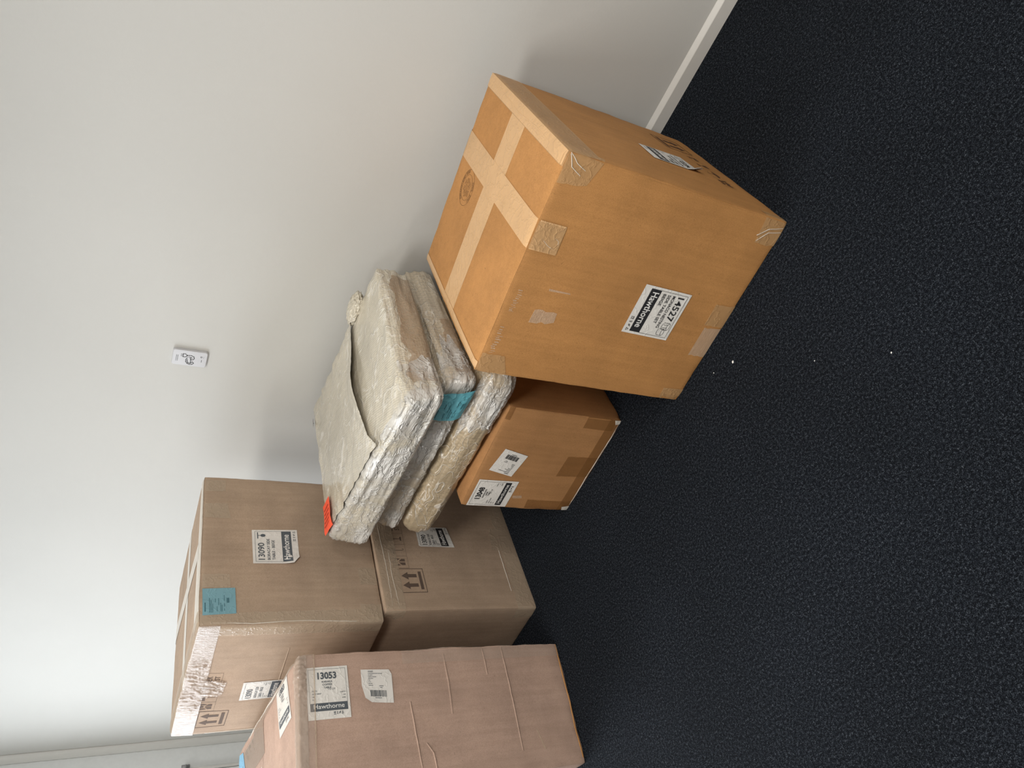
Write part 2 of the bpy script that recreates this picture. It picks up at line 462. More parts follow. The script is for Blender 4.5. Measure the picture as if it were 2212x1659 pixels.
    def flat(s, name, f, quad, draw, mat, off, parent=None, kind=None, curl=None):
        TL, TR, BR, BL = quad; V = []; draw = draw.fine(math.dist(TL, TR), math.dist(TL, BL))
        for (a, b) in draw.V:
            p2 = lerp2(lerp2(TL, TR, a), lerp2(BL, BR, a), b)
            V.append(s.surf(s.fold(f, *p2), off + (curl(a, b) if curl else 0)))
        me = mesh(name, V, draw.F)
        return link(name, me, mat, parent or s.root, kind, smooth=False)
    def label(s, f, quad, draws, label, name='shipping_label', paper='paper', curl=None, clip=None, off=.0016, step=.006):
        TL, TR, BR, BL = quad
        if clip:     # paper outline other than the full rectangle, in label frame
            d = Draw(); d.poly(clip); bm = bmesh.new()
            vs_ = [bm.verts.new((a, b, 0)) for a, b in clip]; bm.faces.new(vs_)
            bmesh.ops.triangulate(bm, faces=bm.faces[:]); 
            for _ in range(3): bmesh.ops.subdivide_edges(bm, edges=bm.edges[:], cuts=1, use_grid_fill=True)
            bmesh.ops.triangulate(bm, faces=bm.faces[:])
            for v in bm.verts:
                a, b = v.co.x, v.co.y
                p2 = lerp2(lerp2(TL, TR, a), lerp2(BL, BR, a), b)
                v.co = s.surf(s.fold(f, *p2), off + (curl(a, b) if curl else 0))
            me = bpy.data.meshes.new(name); bm.to_mesh(me); bm.free()
            o = link(name, me, paper, s.root, None, label)
        else:
            o = s.sheet(name, f, quad, off, paper, label=label, curl=curl, step=step)
        for nm, mt, d in draws: s.flat(nm, f, quad, d, mt, off + (.0009 if 'band' != nm[-4:] else .0005), parent=o, curl=curl)
        return o

# ---------------------------------------------------------------- label designs
def small_icons(d, x, y, h, asp, w):
    c = h / asp
    for k in (0, .6):      # two little arrows on a bar
        d.line([(x + c * (k + .1), y), (x + c * (k + .1), y - h * .8)], w, asp); d.line([(x + c * (k - .12), y - h * .55), (x + c * (k + .1), y - h * .85), (x + c * (k + .32), y - h * .55)], w, asp)
    d.line([(x - c * .1, y + h * .12), (x + c * .95, y + h * .12)], w, asp)
    x2 = x + c * 1.7
    d.ring(x2 + c * .2, y - h * .6, c * .28, h * .32, w, 14); d.line([(x2 + c * .2, y - h * .3), (x2 + c * .2, y)], w, asp); d.line([(x2, y), (x2 + c * .4, y)], w, asp)
    x3 = x + c * 2.9
    d.line([(x3, y - h * .1), (x3 + c * .5, y - h * .75)], w * 1.2, asp); d.line([(x3 + c * .05, y - h * .7), (x3 + c * .4, y - h * .1)], w, asp); d.line([(x3 + c * .5, y - h * .3), (x3 + c * .8, y - h * .9)], w, asp)
    x4 = x + c * 4.3
    d.line([(x4, y), (x4 + c * .45, y - h * .9), (x4 + c * .9, y)], w, asp, True)
def wide_label(num, lines, pic='table', ink='black', rows=False):
    asp = 1.0
    b = Draw(); b.rect(.05, .64, .95, .855)
    w = Draw(); w.text(.11, .80, .135, 'Hawthorne', asp, .012, w=.74)
    k = Draw()
    for seg in ([(.05, .64), (.05, .06)], [(.05, .06), (.95, .06)], [(.95, .06), (.95, .64)]): k.line(seg, .006)
    k.text(.10, .25, .135, num, asp, .014, w=.50)
    y = .37
    for t, ww in lines: k.text(.10, y, .062, t, asp, .012, w=ww); y += .105
    if pic == 'nest':
        def cyl(x, y0, y1, rx):
            k.line([(x - rx, y0), (x - rx, y1)], .007); k.line([(x + rx, y0), (x + rx, y1)], .007)
            k.ring(x, y0, rx, .035, .007, 20); k.ring(x, y1, rx, .035, .007, 12, 0, PI)
        cyl(.72, .12, .23, .075); cyl(.85, .18, .27, .07)
        k.line([(.69, .13), (.69, .24)], .006); k.line([(.75, .13), (.75, .24)], .006)
    elif pic == 'table':
        k.line([(.74, .12), (.91, .12)], .022); k.line([(.825, .12), (.825, .19)], .016); k.ring(.825, .235, .045, .055, .02, 16); k.rect(.79, .20, .86, .27)
    if rows:
        for i, (a, c) in enumerate((('PCS/CTN', '1/2 OF'), ('GROSS WEIGHT', '14.500 KG'), ('CBM', '0.24'), ('PO#', '101098'))):
            yy = .485 + i * .044; k.text(.10, yy, .024, a, asp, .01); k.text(.90, yy, .024, c, asp, .01, align='R')
    small_icons(k, .66, .945, .055, asp, .007)
    return [('label_band', 'black' if ink == 'black' else 'slate', b), ('band_lettering', 'white_print', w), ('lettering', 'black' if ink == 'black' else 'slate', k)]
def tall_label(num, lines, po, asp=.8, ink='black', mid='1/2 OF', kg='23.500 KG', cbm='0.38', hw=None):
    # asp = width / height
    b = Draw(); b.rect(.06, .695, .94, .845)
    w = Draw(); w.text(.14, .80, .085, 'Hawthorne', asp, .004, w=.72)
    k = Draw(); A = asp
    for seg in ([(.06, .695), (.06, .045)], [(.06, .045), (.94, .045)], [(.94, .045), (.94, .695)]): k.line(seg, .006, A)
    k.text(.27, .235, .125, num, 1 / A, .035, w=.45)
    y = .31
    for t, ww in lines: k.text(.49, y, .036, t, 1 / A, .02, w=ww, align='C'); y += .057
    k.text(.5, .455, .035, mid, 1 / A, 0, w=.17)
    for i, (a, c) in enumerate((('PCS/CTN', None), ('GROSS  WEIGHT', kg), ('CBM', cbm), ('PO#', po))):
        yy = .475 + i * .055; k.text(.12, yy, .024, a, 1 / A, .012)
        if c: k.text(.90, yy - .01, .024, c, 1 / A, .012, align='R')
    small_icons(k, .60, .915, .05, 1 / A, .008)
    return [('label_band', 'black' if ink == 'black' else 'slate', b), ('band_lettering', 'white_print', w), ('lettering', 'black' if ink == 'black' else 'slate', k)]
def barcode_label(asp, ink='black', seed=3):
    k = Draw(); rnd = random.Random(seed)
    k.text(.22, .09, .035, 'ADDRESS', 1 / asp, .02, w=.17)
    for i, ww in enumerate((.46, .15, .26, .16, .06, .08, .12, .14)):
        y = .125 + i * .052; x = .22
        while x < .22 + ww:
            q = rnd.uniform(.014, .05); k.rect(x, y, min(x + q, .22 + ww), y + .016); x += q + .008
    k.rect(.56, .50, .70, .515); k.rect(.58, .55, .66, .565)
    x = .26
    while x < .78:
        q = rnd.choice((.006, .01, .02)); k.rect(x, .64, x + q, .83); x += q + rnd.choice((.006, .008, .012))
    k.rect(.40, .86, .62, .875)
    return [('barcode_print', ink, k)]
def sticker_print(seed=1):
    k = Draw(); rnd = random.Random(seed)
    k.rect(.12, .06, .45, .085)
    for j, (y, x0, x1) in enumerate(((.20, .08, .62), (.245, .08, .55), (.29, .08, .40), (.37, .45, .60), (.42, .1, .3), (.47, .35, .6), (.53, .1, .42), (.57, .1, .35), (.64, .12, .2), (.64, .28, .4), (.64, .5, .72))):
        x = x0
        while x < x1:
            q = rnd.uniform(.02, .05); k.rect(x, y, min(x + q, x1), y + .016); x += q + .01
    x = .42
    while x < .60:
        k.rect(x, .72, x + .008, .80); x += .016
    return k
def icon_arrows(d, x, y, w, h):
    d.line([(x, y), (x + w, y), (x + w, y + h), (x, y + h)], w * .025, h / w if False else 1, True)
    d.rect(x + .12 * w, y + .78 * h, x + .88 * w, y + .90 * h)
    for c in (.30, .70):
        d.rect(x + (c - .07) * w, y + .33 * h, x + (c + .07) * w, y + .70 * h)
        d.poly([(x + (c - .16) * w, y + .35 * h), (x + c * w, y + .08 * h), (x + (c + .16) * w, y + .35 * h)])
def icon_row(d, txt=True):
    # hands, umbrella, glass, words - four cells across the unit frame
    for a in (.0, .25, .5, .75, 1.0): d.line([(a, 0), (a, 1)], .005)
    d.line([(0, 1), (1, 1)], .01); d.line([(0, 0), (1, 0)], .01)
    d.poly([(.06, .85), (.06, .66), (.115, .50), (.115, .85)][::1]); d.poly([(.135, .85), (.135, .50), (.19, .66), (.19, .85)])
    d.poly([(.03, .15), (.06, .12), (.085, .45), (.06, .60)]); d.poly([(.22, .15), (.19, .12), (.165, .45), (.19, .60)])
    d.disc(.125, .28, .035, .17, 14)
    d.poly([(.375 + .09 * math.cos(PI + PI * i / 14), .42 + .3 * math.sin(PI + PI * i / 14)) for i in range(15)])
    d.rect(.370, .40, .380, .82); d.ring(.393, .82, .022, .09, .012, 12, 0, PI)
    d.poly([(.575, .12), (.675, .12), (.655, .42), (.632, .52), (.618, .52), (.595, .42)]); d.rect(.619, .50, .631, .80); d.rect(.585, .80, .665, .88)
    if txt: d.text(.80, .50, .30, 'ER', 1, .02, w=.12); d.text(.82, .88, .26, 'ST', 1, .02, w=.10)

# ================================================================ the room
def slab(name, a, b, mat, kind='structure'): return cuboid(name, a, b, mat, None, kind)
slab('floor', (LEFT_X - .2, FRONT_Y - .2, -.1), (RIGHT_X + .2, WALL_Y + .2, 0), 'carpet')
slab('ceiling', (LEFT_X - .2, FRONT_Y - .2, CEIL), (RIGHT_X + .2, WALL_Y + .2, CEIL + .1), 'ceil')
slab('wall_back', (LEFT_X - .2, WALL_Y, 0), (RIGHT_X + .2, WALL_Y + .15, CEIL), 'wall')
slab('wall_right', (RIGHT_X, FRONT_Y, 0), (RIGHT_X + .15, WALL_Y, CEIL), 'wall')
slab('wall_front', (LEFT_X, FRONT_Y - .15, 0), (RIGHT_X, FRONT_Y, CEIL), 'wall')
# left wall with a tall window opening
def left_wall():
    bm = bmesh.new()
    def bx(y0, y1, z0, z1):
        r = bmesh.ops.create_cube(bm, size=1)
        for v in r['verts']: v.co = Vector((LEFT_X - .15 + (v.co.x + .5) * .15, y0 + (v.co.y + .5) * (y1 - y0), z0 + (v.co.z + .5) * (z1 - z0)))
    bx(FRONT_Y, WIN_Y0, 0, CEIL); bx(WIN_Y1, WALL_Y, 0, CEIL); bx(WIN_Y0, WIN_Y1, 0, WIN_Z0); bx(WIN_Y0, WIN_Y1, WIN_Z1, CEIL)
    me = bpy.data.meshes.new('wall_left'); bm.to_mesh(me); bm.free()
    link('wall_left', me, 'grey_wall', None, 'structure', smooth=False)
left_wall()
win = bpy.data.objects.new('window_1', None); COL.objects.link(win); win['kind'] = 'structure'
win.location = (LEFT_X - .06, (WIN_Y0 + WIN_Y1) / 2, WIN_Z0)
hw = (WIN_Y1 - WIN_Y0) / 2; hh = WIN_Z1 - WIN_Z0
for a, b in (((-.03, -hw, 0), (.03, hw, .06)), ((-.03, -hw, hh - .06), (.03, hw, hh)), ((-.03, -hw, .06), (.03, -hw + .06, hh - .06)), ((-.03, hw - .06, .06), (.03, hw, hh - .06)), ((-.03, -.03, .06), (.03, .03, hh - .06))):
    cuboid('window_frame', a, b, 'trim', win, bev=.004)
for y0, y1 in ((-hw + .06, -.03), (.03, hw - .06)): cuboid('pane', (-.004, y0, .06), (.004, y1, hh - .06), 'glass', win)
# skirting: flat board with a small rounded top edge
def skirting(name, x0, x1):
    prof = [(0, 0), (-.016, 0), (-.016, .042), (-.015, .044), (-.002, .056), (0, .0565)]
    V = []; F = []
    for x in (x0, x1):
        for (y, z) in prof: V.append((x, WALL_Y + y, z))
    n = len(prof)
    for i in range(n): F.append((i, (i + 1) % n, n + (i + 1) % n, n + i))
    F += [tuple(range(n))[::-1], tuple(range(n, 2 * n))]
    link(name, mesh(name, V, F), 'trim', None, 'structure', smooth=False)
skirting('baseboard_back', LEFT_X + .07, RIGHT_X)
# rounded vertical trim where the back wall ends, and a white door leaf edge beyond
def round_trim():
    bm = bmesh.new(); n = 10; V = []; F = []
    pts = [(LEFT_X, WALL_Y)] + [(LEFT_X + .075 * math.sin(PI / 2 * i / n) ** .9, WALL_Y - .035 * math.cos(PI / 2 * i / n)) for i in range(n + 1)]
    for z in (0, CEIL):
        for x, y in pts: V.append((x, y, z))
    m = len(pts)
    for i in range(m): F.append((i, (i + 1) % m, m + (i + 1) % m, m + i))
    bm.free(); link('trim_1', mesh('trim_1', V, F), 'trim', None, 'structure')
round_trim()
door = bpy.data.objects.new('door_1', None); COL.objects.link(door); door['kind'] = 'structure'; door.location = (LEFT_X, 1.60, 0)
cuboid('door_leaf', (.001, -.40, .01), (.022, .385, 2.02), 'grey_wall', door, bev=.003)
cuboid('door_frame', (.001, .388, 0), (.035, .405, .92), 'trim', door, bev=.003)
cuboid('door_frame', (.001, -.43, 0), (.035, -.402, 2.06), 'trim', door, bev=.003)
def handle():
    bm = bmesh.new()
    def bx(a, b, c):
        r = bmesh.ops.create_cube(bm, size=1)
        for v in r['verts']: v.co = Vector([a[i] + (v.co[i] + .5) * (b[i] - a[i]) for i in range(3)])
    bx((.02, .410, .880), (.026, .432, .935), 0); bx((.026, .417, .904), (.05, .425, .912), 0); bx((.044, .36, .903), (.052, .425, .913), 0)
    bmesh.ops.bevel(bm, geom=bm.edges[:], offset=.002, segments=2, affect='EDGES')
    me = bpy.data.meshes.new('door_handle'); bm.to_mesh(me); bm.free(); link('door_handle', me, 'metal', door)
handle()

# ================================================================ box A: the big golden box, front
A = Carton('cardboard_box', 'large golden cardboard box nearest the right, with crossed tape strips on top', 'box',
           (-1.1469, 1.3482, 0), 0.1243, .6335, .6378, .7128, 'card_orange', seed=1, bulge=.004, dent=.0022, seam='x', seam_at=.52)
A.tape('T', ((-.03, .378), (.596, .378), (.596, .268), (-.03, .268)), 'tape', .0009)                     # along the seam
A.tape('T', ((.377, .660), (.458, .660), (.458, -.078), (.379, -.080)), 'tape', .0014, rag=.0)            # crossing, drops down the front
A.tape('T', ((.594, .6378), (.720, .6378), (.722, .0), (.594, .0)), 'tape_side', .0018, label='long tape folded over the right top edge')
A.tape('T', ((.596, .636), (.632, .636), (.632, .004), (.596, .004)), 'tape', .0024)
A.tape('T', ((-.05, .6378), (.030, .6378), (.030, .0), (-.05, .0)), 'tape', .0019)
A.tape('F', ((.381, .711), (.455, .711), (.4530, .634), (.379, .632)), 'tape_side', .0020)
A.tape('F', ((.557, .7110), (.672, .7110), (.655, .606), (.566, .634)), 'tape_side', .0012, rag=.03, seed=4)
A.tape('F', ((-.001, .7105), (.060, .7105), (.063, .645), (.001, .616)), 'tape_side', .0012, rag=.03, seed=5)
A.tape('F', ((.553, .072), (.665, .084), (.66, .001), (.559, .001)), 'tape_side', .0012, rag=.03, seed=6)
A.tape('F', ((.281, .0715), (.352, .0725), (.356, .001), (.282, .001)), 'tape_side', .0012, rag=.03, seed=7)
A.tape('F', ((.004, .075), (.042, .078), (.046, .001), (-.03, .001)), 'tape_side', .0012)
A.tape('F', ((.172, .064), (.270, .064), (.277, .002), (.174, .002)), 'scuff', .0010, name='scuff_mark', rag=.02, seed=8)
A.tape('F', ((.179, .622), (.223, .620), (.221, .552), (.189, .549)), 'scuff', .0010, name='scuff_mark', rag=.1, seed=9)
A.tape('F', ((.280, .605), (.287, .607), (.2866, .543), (.2828, .540)), 'scuff', .0010, name='scuff_mark')
for x0, x1, yt in ((.200, .268, .690), (.066, .154, .695)):
    d = Draw(); rnd = random.Random(int(x0 * 1000)); x = 0
    while x < 1:
        q = rnd.uniform(.015, .05); y = rnd.uniform(-.1, .25); d.rect(x, y, min(1, x + q), y + rnd.uniform(.5, .9)); x += q + rnd.uniform(.02, .07)
    A.flat('adhesive_marks', 'F', ((x0, yt), (x1, yt), (x1, yt - .018), (x0, yt - .018)), d, 'scuff', .0010)
A.label('F', ((.3618, .1715), (.2056, .1715), (.2070, .3334), (.3630, .3334)),
        wide_label('14527', (('MONACO NESTING', .68), ('SIDE TABLE SET', .60), ('BEIGE', .24)), 'nest'),
        'white label printed upside down, black band, number 14527')
A.label('R', ((.218, .180), (.3372, .183), (.326, .345), (.2151, .3482)),
        wide_label('14527', (('MONACO NESTING', .68), ('SIDE TABLE SET', .60), ('BEIGE', .24)), 'nest', rows=True),
        'white label on the right side with one peeling corner',
        clip=[(.0, .04), (.08, -.06), (.16, .02), (.5, .02), (.58, -.02), (1, 0), (1, 1), (0, 1)],
        curl=lambda a, b: .018 * max(0, 1 - math.hypot(a, b) / .22))
d = Draw(); icon_arrows(d, 0, 0, 1, 1); A.flat('printed_symbols', 'R', ((.445, .065), (.560, .065), (.552, .175), (.438, .170)), d, 'ink', .0008)
d = Draw(); icon_row(d); A.flat('printed_symbols', 'R', ((.175, .066), (.435, .066), (.433, .118), (.175, .118)), d, 'ink', .0008)
# round makers' stamp on the top
d = Draw(); d.ring(.5, .5, .5, .5, .012, 60); d.ring(.5, .5, .36, .36, .01, 50)
d.circ_text(.5, .5, .39, .085, 'CORRUGATED BOARD TESTED', PI * 1.12, PI * 1.88); d.circ_text(.5, .5, .39, .085, 'SAFE LOAD', PI * .72, PI * .28 + PI * .0)
for i, (t, w) in enumerate((('BOX TEST', .30), ('CERTIFICATE', .46), ('BURSTING TEST', .52), ('SIZE LIMIT', .42), ('GROSS WT LT', .38))): d.text(.5, .32 + i * .105, .065, t, 1, .01, w=w, align='C')
A.flat('round_stamp', 'T', ((.268, .552), (.378, .552), (.378, .442), (.268, .442)), d, 'ink_faint', .0010)

# ================================================================ box B: under the wrapped parcels
B = Carton('cardboard_box', 'smaller brown cardboard box on the carpet carrying the stack of wrapped parcels', 'box',
           (-1.8614, 1.4420, 0), 0.0968, .4697, .450, .449, 'card_orange2', seed=2, bulge=.004, dent=.003)
B.label('F', ((.0035, .4300), (.1361, .4282), (.1396, .2725), (.0045, .2729)),
        tall_label('13048', (('KARAKA SIDE', .33), ('SIDE', .14), ('TABLE', .17)), '101098', .85, mid='2/2 OF', kg='14.500 KG', cbm='0.12'),
        'white label with black band, number 13048')
B.label('F', ((.162, .3147), (.1851, .4119), (.2891, .3904), (.2657, .2928)), barcode_label(1.0), 'tilted white barcode label', name='barcode_label')
for q, m in ((((.418, .142), (.4700, .142), (.4700, .020), (.416, .020)), 'tape_old'), (((.180, .138), (.280, .134), (.286, .001), (.188, .001)), 'tape_old'),
             (((.0, .050), (.469, .050), (.469, .001), (.0, .001)), 'tape_old'), (((-.03, .190), (.050, .198), (.051, .001), (-.03, .001)), 'tape_old'),
             (((.416, .447), (.4695, .447), (.4695, .426), (.414, .427)), 'tape_old')):
    B.tape('F', q, m, .0010, rag=.01, seed=11)
B.tape('F', ((.003, .028), (.022, .036), (.028, .004), (.002, .002)), 'tape_white', .003, name='torn_corner')
B.tape('F', ((.448, .020), (.466, .030), (.468, .002), (.452, .002)), 'tape_white', .0026, name='torn_corner')
B.tape('F', ((.052, .262), (.066, .268), (.070, .232), (.056, .226)), 'scuff', .0011, name='scuff_mark')

# ================================================================ boxes D (below) and C (above)
D = Carton('cardboard_box', 'grey brown cardboard box on the carpet, lower box of the tall stack', 'box',
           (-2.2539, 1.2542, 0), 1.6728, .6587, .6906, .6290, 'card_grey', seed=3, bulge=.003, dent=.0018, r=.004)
D.label('F', ((.2960, .4440), (.3960, .4420), (.4000, .3020), (.2949, .2880)),
        wide_label('13090', (('BORACAY SIDE', .55), ('TABLE - BEIGE', .50)), '', rows=True),
        'white label half hidden behind the wrapped parcels', clip=[(.04, .0), (1, 0), (1, 1), (.0, 1), (.0, .05)])
D.tape('F', ((-.04, .626), (.659, .626), (.659, .540), (-.04, .552)), 'tape_grey', .0012, rag=.02, seed=12)
D.tape('F', ((.404, .074), (.658, .060), (.658, .001), (.404, .001)), 'tape_grey', .0012)
D.tape('F', ((.285, .118), (.403, .100), (.404, .001), (.285, .001)), 'tape_grey', .0016)
D.tape('F', ((-.06, .088), (.284, .072), (.285, .001), (-.06, .001)), 'tape_grey', .0012)
d = Draw(); icon_arrows(d, 0, 0, 1, 1); D.flat('printed_symbols', 'F', ((.0765, .5521), (.1854, .5521), (.1863, .4535), (.0782, .4522)), d, 'ink_grey', .0006)
d = Draw(); icon_row(d); D.flat('printed_symbols', 'F', ((.1896, .5800), (.4175, .5800), (.4202, .5028), (.1900, .5060)), d, 'ink_grey', .0006)

C = Carton('cardboard_box', 'grey brown cardboard box on top of the tall stack, turquoise sticker and label 13090', 'box',
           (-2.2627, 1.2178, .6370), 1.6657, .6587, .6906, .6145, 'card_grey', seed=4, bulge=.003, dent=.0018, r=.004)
C.label('F', ((.2468, .4443), (.3987, .4468), (.4055, .2830), (.2486, .2817)),
        wide_label('13090', (('BORACAY SIDE', .62), ('TABLE - BEIGE', .58)), 'table', ink='slate'),
        'white label with slate band and curled corner, number 13090',
        clip=[(0, 0), (1, 0), (1, 1), (.17, 1), (0, .87)], curl=lambda a, b: .012 * max(0, 1 - math.hypot(a, 1 - b) / .3))
o = C.label('F', ((.0397, .6042), (.1424, .6078), (.1445, .5047), (.0437, .5011)), [('fine_print', 'blue_ink', sticker_print(2))],
            'turquoise square sticker', name='sticker', paper='blue_dull')
for q in (((.581, .617), (.642, .617), (.6427, .5371), (.5871, .538)), ((.453, .617), (.522, .617), (.5249, .531), (.4520, .5184)),
          ((.1455, .617), (.2027, .617), (.2023, .5226), (.1471, .5183)), ((.1567, .0674), (.2329, .0700), (.2336, .002), (.1564, .002))):
    C.tape('F', q, 'tape_grey', .0011, rag=.03, seed=13)
C.tape('F', ((-.055, .612), (.045, .612), (.055, .004), (-.055, .004)), 'tape_grey', .0013, rag=.02, seed=14)
C.tape('F', ((.0, .083), (.072, .081), (.071, .002), (.0, .002)), 'tape_grey', .0018, rag=.03, seed=15)
C.label('L', ((.225, .4146), (.3431, .4182), (.3506, .2650), (.232, .2620)),
        wide_label('13090', (('BORACAY SIDE', .62), ('TABLE - BEIGE', .58)), '', ink='slate', rows=True), 'white label 13090 on the side facing the window')
C.tape('L', ((-.01, .616), (.6906, .616), (.6906, .548), (-.01, .540)), 'tape_crinkle', .0014, label='crinkled clear tape catching the light', step=.008)
C.tape('L', ((.268, .550), (.372, .550), (.360, .478), (.270, .482)), 'tape_crinkle', .0020, label='crinkled clear tape catching the light', step=.008, rag=.05, seed=3)
d = Draw(); icon_arrows(d, 0, 0, 1, 1); C.flat('printed_symbols', 'L', ((.0500, .5397), (.1629, .5387), (.1597, .4388), (.0525, .4387)), d, 'ink_grey', .0006)
d = Draw(); icon_row(d); C.flat('printed_symbols', 'L', ((.1665, .5600), (.4144, .5600), (.4116, .4950), (.1639, .4922)), d, 'ink_grey', .0006)
C.tape('T', ((.0, .36), (.66, .36), (.66, .295), (.0, .295)), 'tape_white', .0012)
C.tape('T', ((.02, .085), (.655, .03), (.655, .004), (.02, .004)), 'tape_white', .0016)
C.tape('T', ((.375, .69), (.445, .69), (.37, .04), (.30, .04)), 'tape_white', .0020)
C.tape('T', ((.002, .69), (.05, .69), (.06, .0), (.002, .0)), 'tape_grey', .0024)

# ================================================================ box E: tall, at the left
E = Carton('cardboard_box', 'tall rosy brown cardboard box standing left of the other boxes, creased front, label 13053', 'box',
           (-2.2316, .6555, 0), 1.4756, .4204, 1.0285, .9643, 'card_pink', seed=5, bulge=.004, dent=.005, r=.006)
E.label('F', ((.3756, .943), (.3773, .8099), (.2181, .8058), (.2177, .937))[0:1] + ((.3773, .8099), (.2181, .8058), (.2177, .937)),
        tall_label('13053', (('KARAKA', .25), ('COFFEE', .23), ('TABLE', .18)), '101098', .85, ink='slate', mid='1/2 OF'),
        'white label turned sideways, slate band, number 13053')
E.label('F', ((.3630, .7660), (.3560, .6630), (.2498, .6650), (.2590, .7660)), barcode_label(1.0, 'slate', 5), 'crumpled white barcode label',
        name='barcode_label', clip=[(.0, .02), (.92, 0), (1, .14), (1, 1), (.28, 1), (.08, .88), (0, .5)], curl=lambda a, b: .004 * max(0, 1 - math.hypot(a, 1 - b) / .5))
E.tape('F', ((.0, .9605), (.4204, .9605), (.4204, .914), (.0, .920)), 'tape_clear', .0034)
E.tape('F', ((.0, .921), (.4204, .917), (.4204, .913), (.0, .917)), 'tape_grey', .0038, name='tape_fold')
E.tape('F', ((.372, .62), (.4204, .62), (.4204, .002), (.372, .002)), 'tape_clear', .0011)
def crease(bx, f, pts, w=.004, hgt=.004, mat='card_pink', name='crease'):
    V = []; F = []; n = 0; seg = []
    for (a, b) in zip(pts, pts[1:]):
        k = max(2, int(math.dist(a, b) / .02))
        seg += [lerp2(a, b, i / k) for i in range(k)]
    seg.append(pts[-1])
    for i, p in enumerate(seg):
        q = seg[min(i + 1, len(seg) - 1)]; o = seg[max(i - 1, 0)]
        dx, dy = q[0] - o[0], q[1] - o[1]; L = math.hypot(dx, dy) or 1; nx, ny = -dy / L, dx / L
        jit = .0015 * noise.noise(Vector((p[0] * 30, p[1] * 30, 3))); env = math.sin(PI * (i + .5) / len(seg)) ** .5
        for k_, (s_, h_) in enumerate(((-1, -.001), (-.3, .7), (.3, .7), (1, -.001))):
            V.append(bx.surf(bx.fold(f, p[0] + nx * (s_ * w + jit), p[1] + ny * (s_ * w + jit)), h_ * hgt * env + .0002))
    for i in range(len(seg) - 1):
        for k_ in range(3):
            a = i * 4 + k_; F.append((a, a + 1, a + 5, a + 4))
    return link(name, mesh(name, V, F), mat, bx.root)
crease(E, 'F', [(.4163, .2415), (.25, .236), (.0641, .234)], .003, .003)
crease(E, 'F', [(.4116, .3171), (.3193, .3146)], .003, .002)
crease(E, 'F', [(.2496, .6093), (.13, .600), (.0511, .5935)], .003, .003)
crease(E, 'F', [(.12, .57), (.09, .55), (.03, .545)], .003, .003)
crease(E, 'F', [(.40, .47), (.30, .465), (.2, .468)], .004, .002)
E.tape('F', ((.0603, .150), (.1245, .169), (.1245, .1645), (.0603, .145)), 'scuff', .0011, name='scuff_mark')
E.label('T', ((.4079, .2968), (.4129, .1369), (.2547, .0732), (.238, .2306)),
        tall_label('13053', (('KARAKA', .25), ('COFFEE', .23), ('TABLE', .18)), '101098', .85, ink='slate'),
        'white label 13053 on the top face')
E.tape('T', ((.255, 1.028), (.375, 1.028), (.385, .52), (.265, .48)), 'tape_crinkle', .0016, label='crinkled clear tape on the top', step=.01)
E.tape('T', ((.0, .62), (.235, .56), (.235, .53), (.0, .58)), 'tape_white', .0012)
E.tape('T', ((.4204 - .045, .70), (.4204, .70), (.4204, .0), (.4204 - .012, .0)), 'tape_crinkle', .0014, step=.01)
E.tape('T', ((.0, .030), (.4204, .030), (.4204, -.025), (.0, -.025)), 'tape_crinkle', .0018, step=.01)
d = Draw(); icon_row(d, False); E.flat('printed_symbols', 'T', ((.385, .900), (.390, .640), (.325, .590), (.320, .820)), d, 'ink_grey', .0009)
E.tape('T', ((.31, 1.02), (.40, 1.02), (.385, .915), (.31, .860)), 'blue_sky', .0026, name='blue_patch', label='sky blue plastic patch at the far top corner')

crease(A, 'T', [(.612, .02), (.617, .2), (.609, .34), (.616, .48), (.612, .60)], .004, .0045, 'tape', 'tape_crease')
crease(A, 'T', [(.604, .06), (.606, .22), (.600, .30)], .002, .0035, 'tape', 'tape_crease')
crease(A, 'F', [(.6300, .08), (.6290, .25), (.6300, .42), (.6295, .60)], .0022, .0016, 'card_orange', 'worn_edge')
for q in ([(.632, .705), (.612, .68), (.600, .652)], [(.628, .704), (.600, .69), (.585, .66)], [(.415, .69), (.400, .665), (.392, .642)], [(.425, .655), (.418, .640), (.402, .636)], [(.560, .070), (.590, .045), (.600, .004)], [(.575, .078), (.600, .050), (.612, .004)]):
    crease(A, 'F', q, .0011, .0030, 'tape_white', 'tape_wrinkle')
for q in ([(.02, .600), (.2, .597), (.45, .603)], [(.02, .575), (.15, .581), (.28, .577)], [(.08, .09), (.3, .085)]):
    crease(D, 'F', q, .0012, .0026, 'tape_white', 'tape_wrinkle')
for q in ([(.04, .30), (.30, .296), (.55, .302)], [(.30, .02), (.295, .2), (.302, .36)], [(.45, .05), (.455, .22)], [(.13, .1), (.128, .3)]):
    crease(C, 'L', [(u, v) for u, v in q], .003, .0022, 'card_grey', 'crease')
crease(C, 'F', [(.012, .58), (.006, .45), (.012, .30), (.004, .1)], .0012, .0026, 'tape_white', 'tape_wrinkle')

